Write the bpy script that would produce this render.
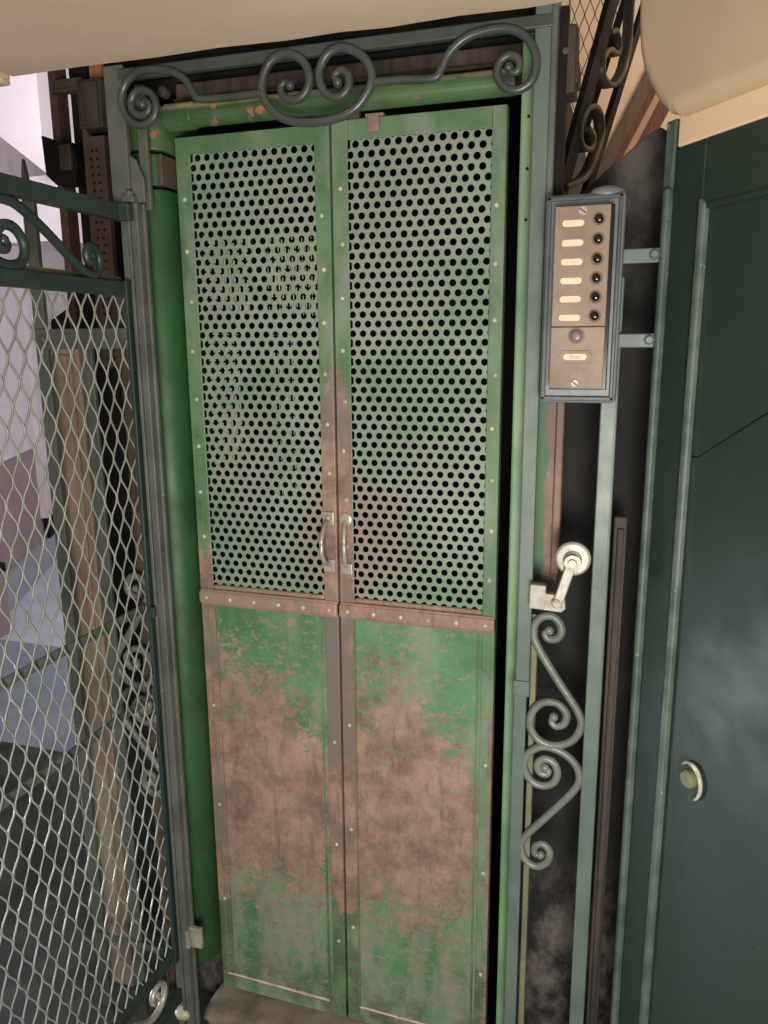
import bpy, bmesh, math, random
from mathutils import Vector, Matrix
random.seed(7)
for o in list(bpy.data.objects): bpy.data.objects.remove(o)
S = bpy.context.scene
COL = S.collection
PI = math.pi

# ------------------------------------------------------------------ camera
def make_camera():
    yaw, pitch, roll = math.radians(17.8), math.radians(12.15), math.radians(-0.4)
    f = Vector((-math.sin(yaw)*math.cos(pitch), math.cos(yaw)*math.cos(pitch), -math.sin(pitch)))
    r = Vector((math.cos(yaw), math.sin(yaw), 0)); u = r.cross(f)
    r2 = r*math.cos(roll)+u*math.sin(roll); u2 = -r*math.sin(roll)+u*math.cos(roll)
    cd = bpy.data.cameras.new('camera'); cd.sensor_width = 36; cd.lens = 785/1024*36
    cd.clip_start = 0.02
    co = bpy.data.objects.new('camera', cd); COL.objects.link(co)
    m = Matrix((r2, u2, -f)).transposed().to_4x4(); m.translation = Vector((0, -1.35, 1.6))
    co.matrix_world = m
    S.camera = co
make_camera()

# ------------------------------------------------------------------ light and exposure
S.view_settings.view_transform = 'Standard'; S.view_settings.look = 'None'
S.view_settings.gamma = 1; S.view_settings.use_curve_mapping = False
S.view_settings.exposure = 0.0
W = bpy.data.worlds.new('world'); S.world = W; W.use_nodes = True
W.node_tree.nodes['Background'].inputs[0].default_value = (1.0, 0.93, 0.84, 1)
W.node_tree.nodes['Background'].inputs[1].default_value = 0.20
def area(name, loc, target, size, energy, color, size_y=None):
    l = bpy.data.lights.new(name, 'AREA'); l.energy = energy; l.color = color; l.size = size
    if size_y: l.shape = 'RECTANGLE'; l.size_y = size_y
    o = bpy.data.objects.new(name, l); COL.objects.link(o); o.location = loc
    o.rotation_euler = (Vector(target)-Vector(loc)).to_track_quat('-Z', 'Y').to_euler()
    return o
area('landing_lamp', (0.12, -1.95, 1.15), (-0.5, 0.1, 0.75), 0.7, 27, (1.0, 0.96, 0.91))
area('soffit_fill', (0.35, -2.0, 0.9), (-0.6, -0.5, 2.1), 0.6, 36, (1.0, 0.90, 0.80))  # fill added behind the camera to brighten the soffit
area('corridor_daylight', (-2.2, 0.9, 2.7), (-3.9, 2.9, 0.6), 1.2, 18, (0.88, 0.88, 1.0))
area('corridor_window_light', (-1.75, 3.6, 2.3), (-3.6, 2.6, 0.8), 1.0, 17, (0.86, 0.88, 1.0))
dl = area('low_blue_fill', (-2.30, -0.04, 0.17), (0.25, -0.28, 0.40), 0.32, 3.6, (0.80, 0.92, 1.0)); dl.data.spread = math.radians(60)  # unseen cool fill, added for the bluish sheen on the green door
area('stair_lamp', (0.75, 1.1, 2.9), (0.1, 2.2, 2.4), 0.5, 15, (1.0, 0.82, 0.66))

# ------------------------------------------------------------------ node helpers
def lin(c):
    c = c/255.0
    return c/12.92 if c <= 0.04045 else ((c+0.055)/1.055)**2.4
def C(r, g, b): return (lin(r), lin(g), lin(b), 1)
class NT:
    def __init__(s, name, rough=0.5, metal=0.0, spec=None):
        s.mat = bpy.data.materials.new(name); s.mat.use_nodes = True
        s.t = s.mat.node_tree; s.b = s.t.nodes['Principled BSDF']
        s.b.inputs['Roughness'].default_value = rough; s.b.inputs['Metallic'].default_value = metal
        if spec is not None: s.b.inputs['Specular IOR Level'].default_value = spec
        s.pos = s.t.nodes.new('ShaderNodeNewGeometry').outputs['Position']
    def put(s, sock, v):
        if hasattr(v, 'node'): s.t.links.new(v, sock)
        else: sock.default_value = v
    def m(s, op, a, b=0.0, clamp=False):
        n = s.t.nodes.new('ShaderNodeMath'); n.operation = op; n.use_clamp = clamp
        s.put(n.inputs[0], a); s.put(n.inputs[1], b); return n.outputs[0]
    def xyz(s):
        n = s.t.nodes.new('ShaderNodeSeparateXYZ'); s.t.links.new(s.pos, n.inputs[0]); return n.outputs
    def scaled(s, v):
        n = s.t.nodes.new('ShaderNodeVectorMath'); n.operation = 'MULTIPLY'
        s.t.links.new(s.pos, n.inputs[0]); n.inputs[1].default_value = v; return n.outputs[0]
    def noise(s, scale, detail=4, vec=None, rough=0.6):
        n = s.t.nodes.new('ShaderNodeTexNoise'); n.inputs['Scale'].default_value = scale
        n.inputs['Detail'].default_value = detail; n.inputs['Roughness'].default_value = rough
        s.t.links.new(vec if vec is not None else s.pos, n.inputs['Vector']); return n.outputs['Fac']
    def smooth(s, v, a, b, lo=0.0, hi=1.0):
        n = s.t.nodes.new('ShaderNodeMapRange'); n.interpolation_type = 'SMOOTHSTEP'
        s.put(n.inputs[0], v); n.inputs[1].default_value = a; n.inputs[2].default_value = b
        n.inputs[3].default_value = lo; n.inputs[4].default_value = hi; return n.outputs[0]
    def mix(s, f, a, b):
        n = s.t.nodes.new('ShaderNodeMix'); n.data_type = 'RGBA'
        s.put(n.inputs[0], f); s.put(n.inputs[6], a); s.put(n.inputs[7], b); return n.outputs[2]
    def color(s, c): s.put(s.b.inputs['Base Color'], c)
    def rough(s, r): s.put(s.b.inputs['Roughness'], r)
    def bump(s, h, strength=0.3, dist=0.002):
        n = s.t.nodes.new('ShaderNodeBump'); n.inputs['Strength'].default_value = strength
        n.inputs['Distance'].default_value = dist; s.t.links.new(h, n.inputs['Height'])
        s.t.links.new(n.outputs[0], s.b.inputs['Normal'])

def painted(name, base, dark, chip, chip_amt=0.64, rough=0.45, nscale=9, dust=None, dust_lo=0.5, metal=0.0):
    """old paint: blotchy base, fine chips, dusty smears"""
    k = NT(name, rough, metal)
    n1 = k.noise(nscale, 5); c = k.mix(k.smooth(n1, 0.35, 0.68), base, dark)
    if dust:
        nd = k.noise(3.3, 6, k.scaled((1.0, 1.0, 0.35)), 0.7)
        c = k.mix(k.smooth(nd, dust_lo, dust_lo+0.22, 0, 0.75), c, dust)
    n2 = k.noise(70, 5, None, 0.7)
    chips = k.smooth(n2, chip_amt, chip_amt+0.03)
    c = k.mix(chips, c, chip); k.color(c)
    k.rough(k.smooth(n1, 0.3, 0.7, rough-0.08, rough+0.12))
    k.bump(k.noise(45, 4), 0.25, 0.0015)
    return k.mat

def rust_mix(k):
    a = k.noise(9, 9, None, 0.78); st = k.noise(14, 4, k.scaled((6, 6, 0.8)))
    c = k.mix(k.smooth(a, 0.32, 0.68), C(160, 132, 118), C(104, 86, 78))
    c = k.mix(k.smooth(st, 0.5, 0.75, 0, 0.5), c, C(86, 68, 62))
    return k.mix(k.smooth(k.noise(26, 4), 0.58, 0.72, 0, 0.5), c, C(160, 112, 92))

def door_green(k, light, deep):
    sp = k.smooth(k.noise(38, 6, None, 0.8), 0.56, 0.70, 0, 0.55)
    g = k.mix(k.smooth(k.noise(6, 5), 0.35, 0.65), light, deep)
    g = k.mix(sp, g, C(58, 74, 56))
    return k.mix(k.smooth(k.noise(11, 6, k.scaled((1, 1, 0.4))), 0.46, 0.66, 0, 0.75), g, C(122, 136, 118))

def mat_lower():
    k = NT('worn_green_sheet', 0.55); x, y, z = k.xyz()
    band = k.m('SUBTRACT', 1.0, k.m('DIVIDE', k.m('ABSOLUTE', k.m('SUBTRACT', z, 0.625)), 0.33))
    u = k.m('FRACT', k.m('DIVIDE', k.m('ADD', x, 0.8905), 0.3285))
    # paint that survives longer to the right of each leaf, above the middle
    keep = k.m('MULTIPLY', k.smooth(u, 0.40, 0.92), k.smooth(z, 0.58, 0.92))
    edge = k.m('MULTIPLY', k.smooth(u, 0.80, 0.92), 0.42)
    f = k.m('SUBTRACT', k.m('SUBTRACT', band, k.m('MULTIPLY', keep, 0.62)), edge)
    na = k.m('MULTIPLY', k.m('SUBTRACT', k.noise(11, 8, None, 0.8), 0.5), 1.5)
    nb = k.m('ADD', k.m('MULTIPLY', k.m('SUBTRACT', k.noise(95, 4, k.scaled((0.7, 1, 1)), 0.75), 0.5), 2.4), k.m('MULTIPLY', k.m('SUBTRACT', k.noise(34, 5, k.scaled((0.6, 1, 1)), 0.75), 0.5), 1.5))
    f = k.m('ADD', k.m('ADD', f, na), nb)
    mask = k.smooth(f, 0.02, 0.40)
    green = door_green(k, C(84, 130, 94), C(62, 108, 74))
    grime = k.m('MULTIPLY', k.smooth(z, 0.56, 0.40), k.smooth(k.noise(9, 7, k.scaled((1.6, 1, 0.5)), 0.75), 0.38, 0.60))
    green = k.mix(k.m('MULTIPLY', grime, 0.75), green, C(128, 130, 118))
    soot = k.m('MULTIPLY', k.smooth(z, 0.20, 0.06), k.smooth(k.noise(12, 5), 0.36, 0.6))
    green = k.mix(k.m('MULTIPLY', soot, 0.75), green, C(62, 68, 56))
    sp = k.smooth(k.noise(70, 6, k.scaled((0.6, 1, 1)), 0.85), 0.54, 0.60)
    sp = k.m('MULTIPLY', sp, k.smooth(f, -1.3, -0.3))
    green = k.mix(k.m('MULTIPLY', sp, 0.8), green, C(154, 122, 112))
    c = k.mix(mask, green, rust_mix(k))
    n2 = k.noise(120, 3, k.scaled((1, 1, 1)), 0.7)
    c = k.mix(k.smooth(n2, 0.66, 0.70, 0, 0.7), c, C(150, 140, 122))
    k.color(c); k.rough(k.smooth(mask, 0, 1, 0.5, 0.62))
    k.bump(k.noise(30, 5), 0.2, 0.0015)
    return k.mat

def mat_stile():
    k = NT('worn_green_frame', 0.5); x, y, z = k.xyz()
    meet = k.m('SUBTRACT', 1.0, k.m('DIVIDE', k.m('ABSOLUTE', k.m('ADD', x, 0.565)), 0.06), True)
    meet = k.m('MULTIPLY', meet, k.m('MULTIPLY', k.smooth(z, 1.75, 1.35), k.smooth(z, 0.22, 0.45)))
    hinge = k.m('MULTIPLY', k.smooth(k.m('ABSOLUTE', k.m('ADD', x, 0.885)), 0.05, 0.02), k.m('MULTIPLY', k.smooth(z, 1.30, 1.02), k.smooth(z, 0.15, 0.45)))
    far = k.m('MULTIPLY', k.smooth(k.m('ABSOLUTE', k.m('ADD', x, 0.225)), 0.05, 0.01), k.m('MULTIPLY', k.smooth(z, 1.0, 0.8), 0.55))
    f = k.m('MAXIMUM', k.m('MULTIPLY', meet, 1.15), k.m('MAXIMUM', hinge, far))
    na = k.m('MULTIPLY', k.m('SUBTRACT', k.noise(10, 6, None, 0.7), 0.5), 0.9)
    nb = k.m('MULTIPLY', k.m('SUBTRACT', k.noise(60, 5, None, 0.75), 0.5), 0.9)
    mask = k.smooth(k.m('ADD', k.m('ADD', f, na), nb), 0.40, 0.52)
    green = door_green(k, C(94, 124, 92), C(70, 104, 74))
    low = k.m('MULTIPLY', k.smooth(z, 0.5, 0.25), k.smooth(k.noise(9, 6, None, 0.7), 0.36, 0.58))
    green = k.mix(k.m('MULTIPLY', low, 0.8), green, C(70, 84, 66))
    fl = k.m('MULTIPLY', k.smooth(k.noise(75, 5, None, 0.8), 0.57, 0.62), k.smooth(z, 1.05, 0.85))
    green = k.mix(k.m('MULTIPLY', fl, 0.8), green, C(148, 112, 98))
    c = k.mix(mask, green, k.mix(k.smooth(k.noise(5, 4), 0.45, 0.6), rust_mix(k), C(112, 102, 98)))
    k.color(c); k.bump(k.noise(40, 4), 0.2, 0.001)
    return k.mat

def mat_perf():
    k = NT('perforated_sheet_paint', 0.5); x, y, z = k.xyz()
    d = k.m('ADD', k.m('POWER', k.m('DIVIDE', k.m('ADD', x, 0.54), 0.16), 2.0), k.m('POWER', k.m('DIVIDE', k.m('SUBTRACT', z, 1.21), 0.17), 2.0))
    f = k.m('ADD', k.m('SUBTRACT', 1.0, d), k.m('MULTIPLY', k.m('SUBTRACT', k.noise(16, 6, None, 0.7), 0.5), 2.2))
    c = door_green(k, C(130, 146, 128), C(102, 130, 104))
    c = k.mix(k.smooth(k.noise(5, 5), 0.45, 0.62, 0, 0.6), c, C(132, 138, 124))
    c = k.mix(k.smooth(f, 0.2, 0.6, 0, 0.7), c, C(140, 122, 114)); k.color(c)
    k.bump(k.noise(50, 4), 0.2, 0.001)
    return k.mat

def plaster(name, a, b, rough=0.8, scale=2.5):
    k = NT(name, rough, 0, 0.3)
    c = k.mix(k.smooth(k.noise(scale, 5), 0.35, 0.65), a, b); k.color(c)
    k.bump(k.noise(35, 5), 0.12, 0.002); return k.mat

def woodlike(name, a, b, rough=0.7, stretch=(9, 9, 0.7)):
    k = NT(name, rough)
    n = k.noise(5, 6, k.scaled(stretch), 0.65)
    c = k.mix(k.smooth(n, 0.35, 0.65), a, b)
    c = k.mix(k.smooth(k.noise(20, 5), 0.55, 0.75, 0, 0.6), c, b); k.color(c)
    k.bump(n, 0.3, 0.002); return k.mat

M = {}
M['lower'] = mat_lower(); M['stile'] = mat_stile(); M['perf'] = mat_perf()
M['rustband'] = (lambda k: (k.color(k.mix(k.smooth(k.noise(9, 5), 0.46, 0.62, 0, 0.6), rust_mix(k), C(150, 138, 114))), k.mat)[1])(NT('rusted_waist_rail', 0.4))
M['jamb'] = painted('deep_green_enamel', C(40, 82, 46), C(26, 62, 34), C(110, 100, 70), 0.68, 0.55, 6, C(58, 86, 54), 0.55)
M['jamb_light'] = painted('sage_green_enamel', C(112, 146, 106), C(84, 124, 86), C(150, 140, 114), 0.66, 0.45, 7, C(126, 140, 114), 0.52)
M['roll'] = (lambda k: (k.color(k.mix(k.m('MULTIPLY', k.smooth(k.xyz()[2], 2.030, 2.042), k.smooth(k.noise(6, 5), 0.34, 0.55)), k.mix(k.smooth(k.noise(26, 5), 0.62, 0.68), k.mix(k.smooth(k.noise(7, 5), 0.36, 0.66), C(74, 104, 68), C(50, 76, 48)), C(150, 100, 76)), C(176, 156, 124))), k.bump(k.noise(40, 4), 0.2, 0.001), k.mat)[2])(NT('toplit_green_enamel', 0.45))  # tan top band paints the highlight along the roll, with some dust
M['iron'] = painted('grey_green_iron_paint', C(90, 94, 89), C(70, 75, 70), C(130, 130, 118), 0.67, 0.45, 9, C(112, 113, 104), 0.54)
M['iron_teal'] = painted('teal_grey_bar_paint', C(94, 110, 102), C(76, 92, 85), C(134, 136, 126), 0.68, 0.42, 7, C(110, 116, 110), 0.54)
M['scroll'] = painted('scroll_paint', C(112, 118, 108), C(86, 94, 86), C(170, 164, 148), 0.65, 0.38, 12, C(138, 138, 124), 0.55)
M['header'] = painted('shaded_header_paint', C(66, 74, 70), C(50, 58, 54), C(120, 118, 106), 0.68, 0.36, 12, C(86, 90, 82), 0.58)  # darker than the scrolls: light falloff near the top put into the colour
M['gate'] = painted('dark_gate_paint', C(44, 58, 53), C(32, 46, 42), C(120, 122, 112), 0.69, 0.4, 8, C(66, 74, 68), 0.56)
M['mesh'] = painted('expanded_metal_paint', C(142, 146, 138), C(118, 124, 116), C(166, 164, 154), 0.66, 0.4, 14)
M['door'] = painted('bottle_green_gloss', C(38, 54, 45), C(32, 47, 39), C(130, 134, 124), 0.735, 0.44, 4, C(48, 62, 54), 0.56)
M['door_edge'] = painted('worn_green_edge', C(92, 104, 98), C(62, 80, 72), C(160, 160, 150), 0.66, 0.4, 20)
M['cream'] = plaster('cream_soffit_plaster', C(216, 196, 172), C(206, 184, 160))
M['cream2'] = plaster('beige_stair_plaster', C(200, 178, 150), C(190, 166, 138))
M['creamwall'] = plaster('warm_cream_wall', C(232, 204, 174), C(224, 194, 164))
M['white'] = plaster('white_wall', C(232, 222, 222), C(224, 212, 214))
M['dado'] = plaster('dusky_pink_dado', C(168, 146, 142), C(158, 136, 134))
M['skirt'] = plaster('grey_marble_skirting', C(172, 170, 182), C(160, 160, 172), 0.4)
M['marble'] = plaster('pale_marble', C(214, 214, 226), C(196, 200, 216), 0.35, 4)
M['blue_lit_floor'] = plaster('blue_lit_marble', C(150, 162, 176), C(130, 142, 158), 0.3, 4)  # nearer marble floor, its bluish lower light painted into the colour
M['floor'] = plaster('worn_landing_floor', C(74, 78, 74), C(46, 52, 49), 0.6, 5)
M['dirt'] = plaster('dusty_cement', C(142, 128, 114), C(96, 90, 80), 0.9, 9)
M['black'] = plaster('sooty_black_board', C(26, 25, 24), C(14, 14, 14), 0.8, 7)
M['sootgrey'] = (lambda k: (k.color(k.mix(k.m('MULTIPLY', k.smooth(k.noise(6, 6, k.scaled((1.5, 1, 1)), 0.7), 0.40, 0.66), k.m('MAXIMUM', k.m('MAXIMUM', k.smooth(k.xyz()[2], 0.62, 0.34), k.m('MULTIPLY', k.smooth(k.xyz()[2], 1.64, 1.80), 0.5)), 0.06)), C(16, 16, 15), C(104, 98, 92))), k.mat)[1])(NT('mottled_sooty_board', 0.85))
M['car'] = plaster('dark_car_lining', C(22, 22, 20), C(14, 14, 12), 0.6, 4)
M['wood'] = woodlike('bare_brown_timber', C(146, 128, 112), C(116, 98, 86), 0.75, (5, 5, 0.8))
M['darkwood'] = woodlike('dark_brown_board', C(84, 66, 56), C(54, 44, 38))
M['sootwood'] = woodlike('sooty_brown_upright', C(66, 56, 48), C(36, 32, 29))
M['skirtwood'] = woodlike('grey_brown_stringer', C(104, 86, 70), C(88, 72, 58))
M['redwood'] = woodlike('red_brown_stringer', C(120, 76, 60), C(92, 56, 46))
M['tan'] = plaster('tan_stringer', C(196, 160, 130), C(180, 142, 114))
M['rustiron'] = painted('rusty_iron', C(94, 66, 58), C(64, 46, 42), C(130, 96, 76), 0.62, 0.7)
M['darkiron'] = painted('brown_black_iron', C(26, 21, 20), C(17, 14, 14), C(80, 66, 48), 0.73, 0.7)
M['darkiron'].node_tree.nodes['Principled BSDF'].inputs['Specular IOR Level'].default_value = 0.2
M['oldbrass'] = painted('brass_black_iron', C(74, 62, 42), C(42, 34, 26), C(110, 94, 62), 0.66, 0.5)
M['olive'] = painted('olive_worn_edge', C(116, 116, 88), C(92, 98, 74), C(140, 110, 90), 0.6, 0.5)
M['rustgreen'] = (lambda k: (k.color(k.mix(k.smooth(k.m('ADD', k.m('MULTIPLY', k.m('ADD', k.xyz()[0], 0.148), -30.0), k.m('MULTIPLY', k.m('SUBTRACT', k.noise(14, 5), 0.5), 1.6)), -0.1, 0.12), k.mix(k.smooth(k.noise(8, 5), 0.4, 0.6), C(128, 98, 84), C(98, 72, 62)), C(44, 86, 54))), k.mat)[1])(NT('half_rusted_green_board', 0.5))
M['rivet'] = painted('rivet_head', C(184, 180, 160), C(150, 152, 132), C(214, 206, 190), 0.58, 0.35, 60)
M['steel'] = painted('pale_worn_steel', C(172, 168, 156), C(140, 138, 128), C(206, 202, 190), 0.62, 0.35, 30, None, 0.5, 0.3)
M['plate'] = painted('bronze_faceplate', C(136, 118, 102), C(122, 105, 90), C(160, 140, 120), 0.72, 0.5, 14)
M['boxgrey'] = painted('grey_housing_paint', C(116, 118, 124), C(98, 102, 106), C(70, 74, 74), 0.70, 0.4, 9)
M['boxrim'] = painted('dark_housing_edge', C(72, 80, 80), C(58, 66, 66), C(110, 114, 112), 0.68, 0.4, 9)
M['bead'] = painted('bare_bead', C(196, 178, 160), C(160, 140, 124), C(110, 120, 96), 0.6, 0.4, 30)
M['label'] = plaster('ivory_label', C(226, 206, 180), C(214, 192, 164), 0.4, 120)
M['ink'] = NT('faded_ink', 0.6).mat; M['ink'].node_tree.nodes['Principled BSDF'].inputs[0].default_value = C(150, 126, 104)
M['button'] = NT('black_bakelite', 0.2).mat; M['button'].node_tree.nodes['Principled BSDF'].inputs[0].default_value = C(24, 20, 18)
M['greybutton'] = NT('worn_grey_button', 0.3).mat; M['greybutton'].node_tree.nodes['Principled BSDF'].inputs[0].default_value = C(112, 102, 106)
M['perfbrown'] = woodlike('brown_punched_strip', C(88, 68, 55), C(66, 52, 44))
M['orange'] = woodlike('orange_brown_slat', C(168, 112, 76), C(140, 90, 62))

# ------------------------------------------------------------------ mesh helpers
class MB:
    def __init__(s): s.bm = bmesh.new()
    def box(s, x0, x1, y0, y1, z0, z1):
        v = [s.bm.verts.new(p) for p in ((x0,y0,z0),(x1,y0,z0),(x1,y1,z0),(x0,y1,z0),(x0,y0,z1),(x1,y0,z1),(x1,y1,z1),(x0,y1,z1))]
        for f in ((0,3,2,1),(4,5,6,7),(0,1,5,4),(1,2,6,5),(2,3,7,6),(3,0,4,7)): s.bm.faces.new([v[i] for i in f])
        return s
    def prism(s, pts, to3, a, b):
        """closed outline pts (2-D), extruded between depths a and b; to3(u, v, depth) -> point"""
        A = [s.bm.verts.new(to3(u, v, a)) for u, v in pts]; B = [s.bm.verts.new(to3(u, v, b)) for u, v in pts]
        n = len(pts); s.bm.faces.new(A); s.bm.faces.new(B[::-1])
        for i in range(n): s.bm.faces.new((A[i], B[i], B[(i+1)%n], A[(i+1)%n]))
        return s
    def tube(s, pts, r, n=8, caps=True, flat=None):
        pts = [Vector(p) for p in pts]; L = len(pts); rings = []
        if not isinstance(r, (list, tuple)): r = [r]*L
        prev = None
        for i, p in enumerate(pts):
            t = (pts[min(i+1, L-1)]-pts[max(i-1, 0)]).normalized()
            if prev is None:
                ref = Vector((0, 0, 1)) if abs(t.z) < 0.9 else Vector((0, 1, 0))
                a = (ref - t*ref.dot(t)).normalized()
            else: a = (prev - t*prev.dot(t)).normalized()
            prev = a; b = t.cross(a)
            rings.append([s.bm.verts.new(p + (a*math.cos(2*PI*k/n+PI/n) + b*math.sin(2*PI*k/n+PI/n))*r[i]) for k in range(n)])
        for i in range(L-1):
            for k in range(n): s.bm.faces.new((rings[i][k], rings[i][(k+1)%n], rings[i+1][(k+1)%n], rings[i+1][k]))
        if caps: s.bm.faces.new(rings[0][::-1]); s.bm.faces.new(rings[-1])
        return s
    def ball(s, p, r, sy=1.0, seg=10):
        bmesh.ops.create_uvsphere(s.bm, u_segments=seg, v_segments=max(5, seg//2+1), radius=r, matrix=Matrix.Translation(p) @ Matrix.Diagonal((1, sy, 1, 1)))
        return s
    def lathe(s, centre, axis, prof, n=20):
        """prof: list of (distance along axis, radius)"""
        ax = Vector(axis).normalized(); ref = Vector((0,0,1)) if abs(ax.z) < .9 else Vector((1,0,0))
        a = (ref-ax*ref.dot(ax)).normalized(); b = ax.cross(a); c = Vector(centre)
        rings = [[s.bm.verts.new(c+ax*d+(a*math.cos(2*PI*k/n)+b*math.sin(2*PI*k/n))*r) for k in range(n)] for d, r in prof]
        for i in range(len(rings)-1):
            for k in range(n): s.bm.faces.new((rings[i][k], rings[i][(k+1)%n], rings[i+1][(k+1)%n], rings[i+1][k]))
        s.bm.faces.new(rings[0][::-1]); s.bm.faces.new(rings[-1]); return s
    def build(s, name, mat, parent=None, bevel=0.0, smooth=False, kind=None):
        bmesh.ops.recalc_face_normals(s.bm, faces=s.bm.faces)
        me = bpy.data.meshes.new(name); s.bm.to_mesh(me); s.bm.free()
        if smooth:
            for p in me.polygons: p.use_smooth = True
        me.materials.append(M[mat]); o = bpy.data.objects.new(name, me); COL.objects.link(o)
        if parent: o.parent = parent
        if bevel:
            b = o.modifiers.new('bevel', 'BEVEL'); b.width = bevel; b.segments = 2; b.limit_method = 'ANGLE'; b.angle_limit = 0.7
        if kind: o['kind'] = kind
        return o
def shade_round(o):
    for p in o.data.polygons: p.use_smooth = abs(p.normal.z) < 0.5
def thing(name, label, cat, loc=(0, 0, 0), group=None, rz=0):
    o = bpy.data.objects.new(name, None); COL.objects.link(o); o.empty_display_size = 0.05
    o.location = loc; o.rotation_euler = (0, 0, rz); o['label'] = label; o['category'] = cat
    if group: o['group'] = group
    return o
def tag(o, label, cat, group=None):
    o['label'] = label; o['category'] = cat
    if group: o['group'] = group
    return o
def rel(o, root):
    """part built in world coordinates under an Empty that is not at the origin"""
    o.matrix_parent_inverse = (Matrix.Translation(root.location) @ root.rotation_euler.to_matrix().to_4x4()).inverted(); return o
def smoothpts(pts, n=6):
    P = [Vector(p) for p in pts]; out = []
    for i in range(len(P)-1):
        p0, p1, p2, p3 = P[max(i-1, 0)], P[i], P[i+1], P[min(i+2, len(P)-1)]
        for k in range(n):
            t = k/n
            out.append(0.5*((2*p1)+(-p0+p2)*t+(2*p0-5*p1+4*p2-p3)*t*t+(-p0+3*p1-3*p2+p3)*t**3))
    out.append(P[-1]); return out
def scroll(pts2, to3, r, eyes=(True, True), n=8, nn=6):
    """forged scroll: tapers to round eyes at its ends"""
    pts = smoothpts([to3(*p) for p in pts2], nn); L = len(pts); rr = []
    for i in range(L):
        k = r
        if eyes[0]: k = min(k, r*(0.72+0.28*min(1, i/22)))
        if eyes[1]: k = min(k, r*(0.72+0.28*min(1, (L-1-i)/22)))
        rr.append(k)
    mb = MB().tube(pts, rr, n)
    if eyes[0]: mb.ball(pts[0], r*1.12)
    if eyes[1]: mb.ball(pts[-1], r*1.12)
    return mb
XZ = lambda y: (lambda u, v: (u, y, v))
YZ = lambda x: (lambda u, v: (x, u, v))
pXZ = lambda u, v, d: (u, d, v)
pYZ = lambda u, v, d: (d, u, v)

# ================================================================== SETTING
MB().box(-3.6, 1.6, -3.4, 1.00, -0.12, 0.0).build('floor', 'floor', kind='structure')
MB().box(-6.0, 1.6, 1.00, 1.93, -0.12, 0.0).build('floor.002', 'blue_lit_floor', kind='structure')
MB().box(-6.0, 1.6, 1.93, 6.0, -0.12, 0.0).build('floor.001', 'marble', kind='structure')
# landing soffit whose far edge stops just short of the iron grille
c = MB()
edge = [(-1.178, 0.005), (-1.0, 0.000), (-0.85, 0.004), (-0.72, -0.002), (-0.6, 0.006), (-0.5, 0.001), (-0.42, 0.008), (-0.3, -0.001), (-0.2, 0.004), (-0.137, 0.0)]
c.prism(edge + [(-0.137, -3.4), (-1.178, -3.4)], lambda u, v, d: (u, v, d), 2.1, 2.26)
c.build('ceiling', 'cream', kind='structure', bevel=0.012)
MB().box(-2.6, -1.176, -3.4, 0.0, 2.092, 2.26).box(-1.23, -1.176, -0.03, 0.0, 2.085, 2.1).build('ceiling.001', 'cream', kind='structure', bevel=0.01)
# corridor at the left: oblique wall with dado and marble skirting
dw = Vector((0.461, -0.887, 0)); W0 = Vector((-4.222, 3.483, 0)); nw = Vector((-0.887, -0.461, 0))
def wallp(u, v, d): return W0 + dw*u + nw*d + Vector((0, 0, v))
MB().prism([(-0.1, 0.888), (4.2, 0.915), (4.2, 3.6), (-0.1, 3.6)], wallp, 0.0, 0.12).build('wall_left', 'white', kind='structure')
MB().prism([(-0.1, 0.18), (4.2, 0.18), (4.2, 0.905), (-0.1, 0.882)], wallp, 0.02, 0.12).build('wall_left.001', 'dado', kind='structure')
MB().prism([(-0.3, 0.36), (0.27, 0.36), (0.27, 3.6), (-0.3, 3.6)], wallp, -0.03, 0.12).build('wall_left.002', 'white', kind='structure')
MB().prism([(-0.1, 0.0), (4.2, 0.0), (4.2, 0.2), (-0.1, 0.2)], wallp, -0.02, 0.12).build('baseboard_left', 'skirt', kind='structure', bevel=0.006)
MB().box(-6.0, -0.5, 4.6, 4.72, 0.0, 3.6).build('wall_back', 'white', kind='structure')
MB().box(-5.05, -4.72, 3.95, 4.6, 0.14, 3.6).build('wall_back.001', 'white', kind='structure')
tag(MB().prism([(-0.3, 0.2), (0.235, 0.2), (0.235, 0.36), (-0.3, 0.36)], wallp, -0.025, -0.005).build('plinth_strip', 'black', bevel=0.004), 'small black strip at the foot of the white corridor pier', 'strip')
MB().box(-0.95, 1.6, 2.2, 2.32, 0.0, 4.2).build('wall_right', 'creamwall', kind='structure')
# shaft linings (dark)
MB().box(-1.0, -0.19, 0.155, 0.19, 2.09, 2.9).build('wall_shaft.001', 'black', kind='structure')
MB().prism([(-1.40, 0.0), (-0.996, 0.0), (-0.996, 2.6), (-1.285, 2.6), (-1.285, 1.72), (-1.40, 1.66)], pXZ, 0.31, 0.34).build('wall_shaft', 'black', kind='structure')

# white stair flight seen over the gate
t = MB(); t.prism([(-3.9, 3.27), (-2.693, 2.391), (-2.693, 3.6), (-3.9, 4.2)], pXZ, 1.9, 2.9)
t.build('stair_flight', 'white', kind='structure')
MB().box(-3.1, -2.690, 2.0, 2.9, 2.10, 2.40).build('stair_flight.001', 'white', kind='structure')
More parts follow.
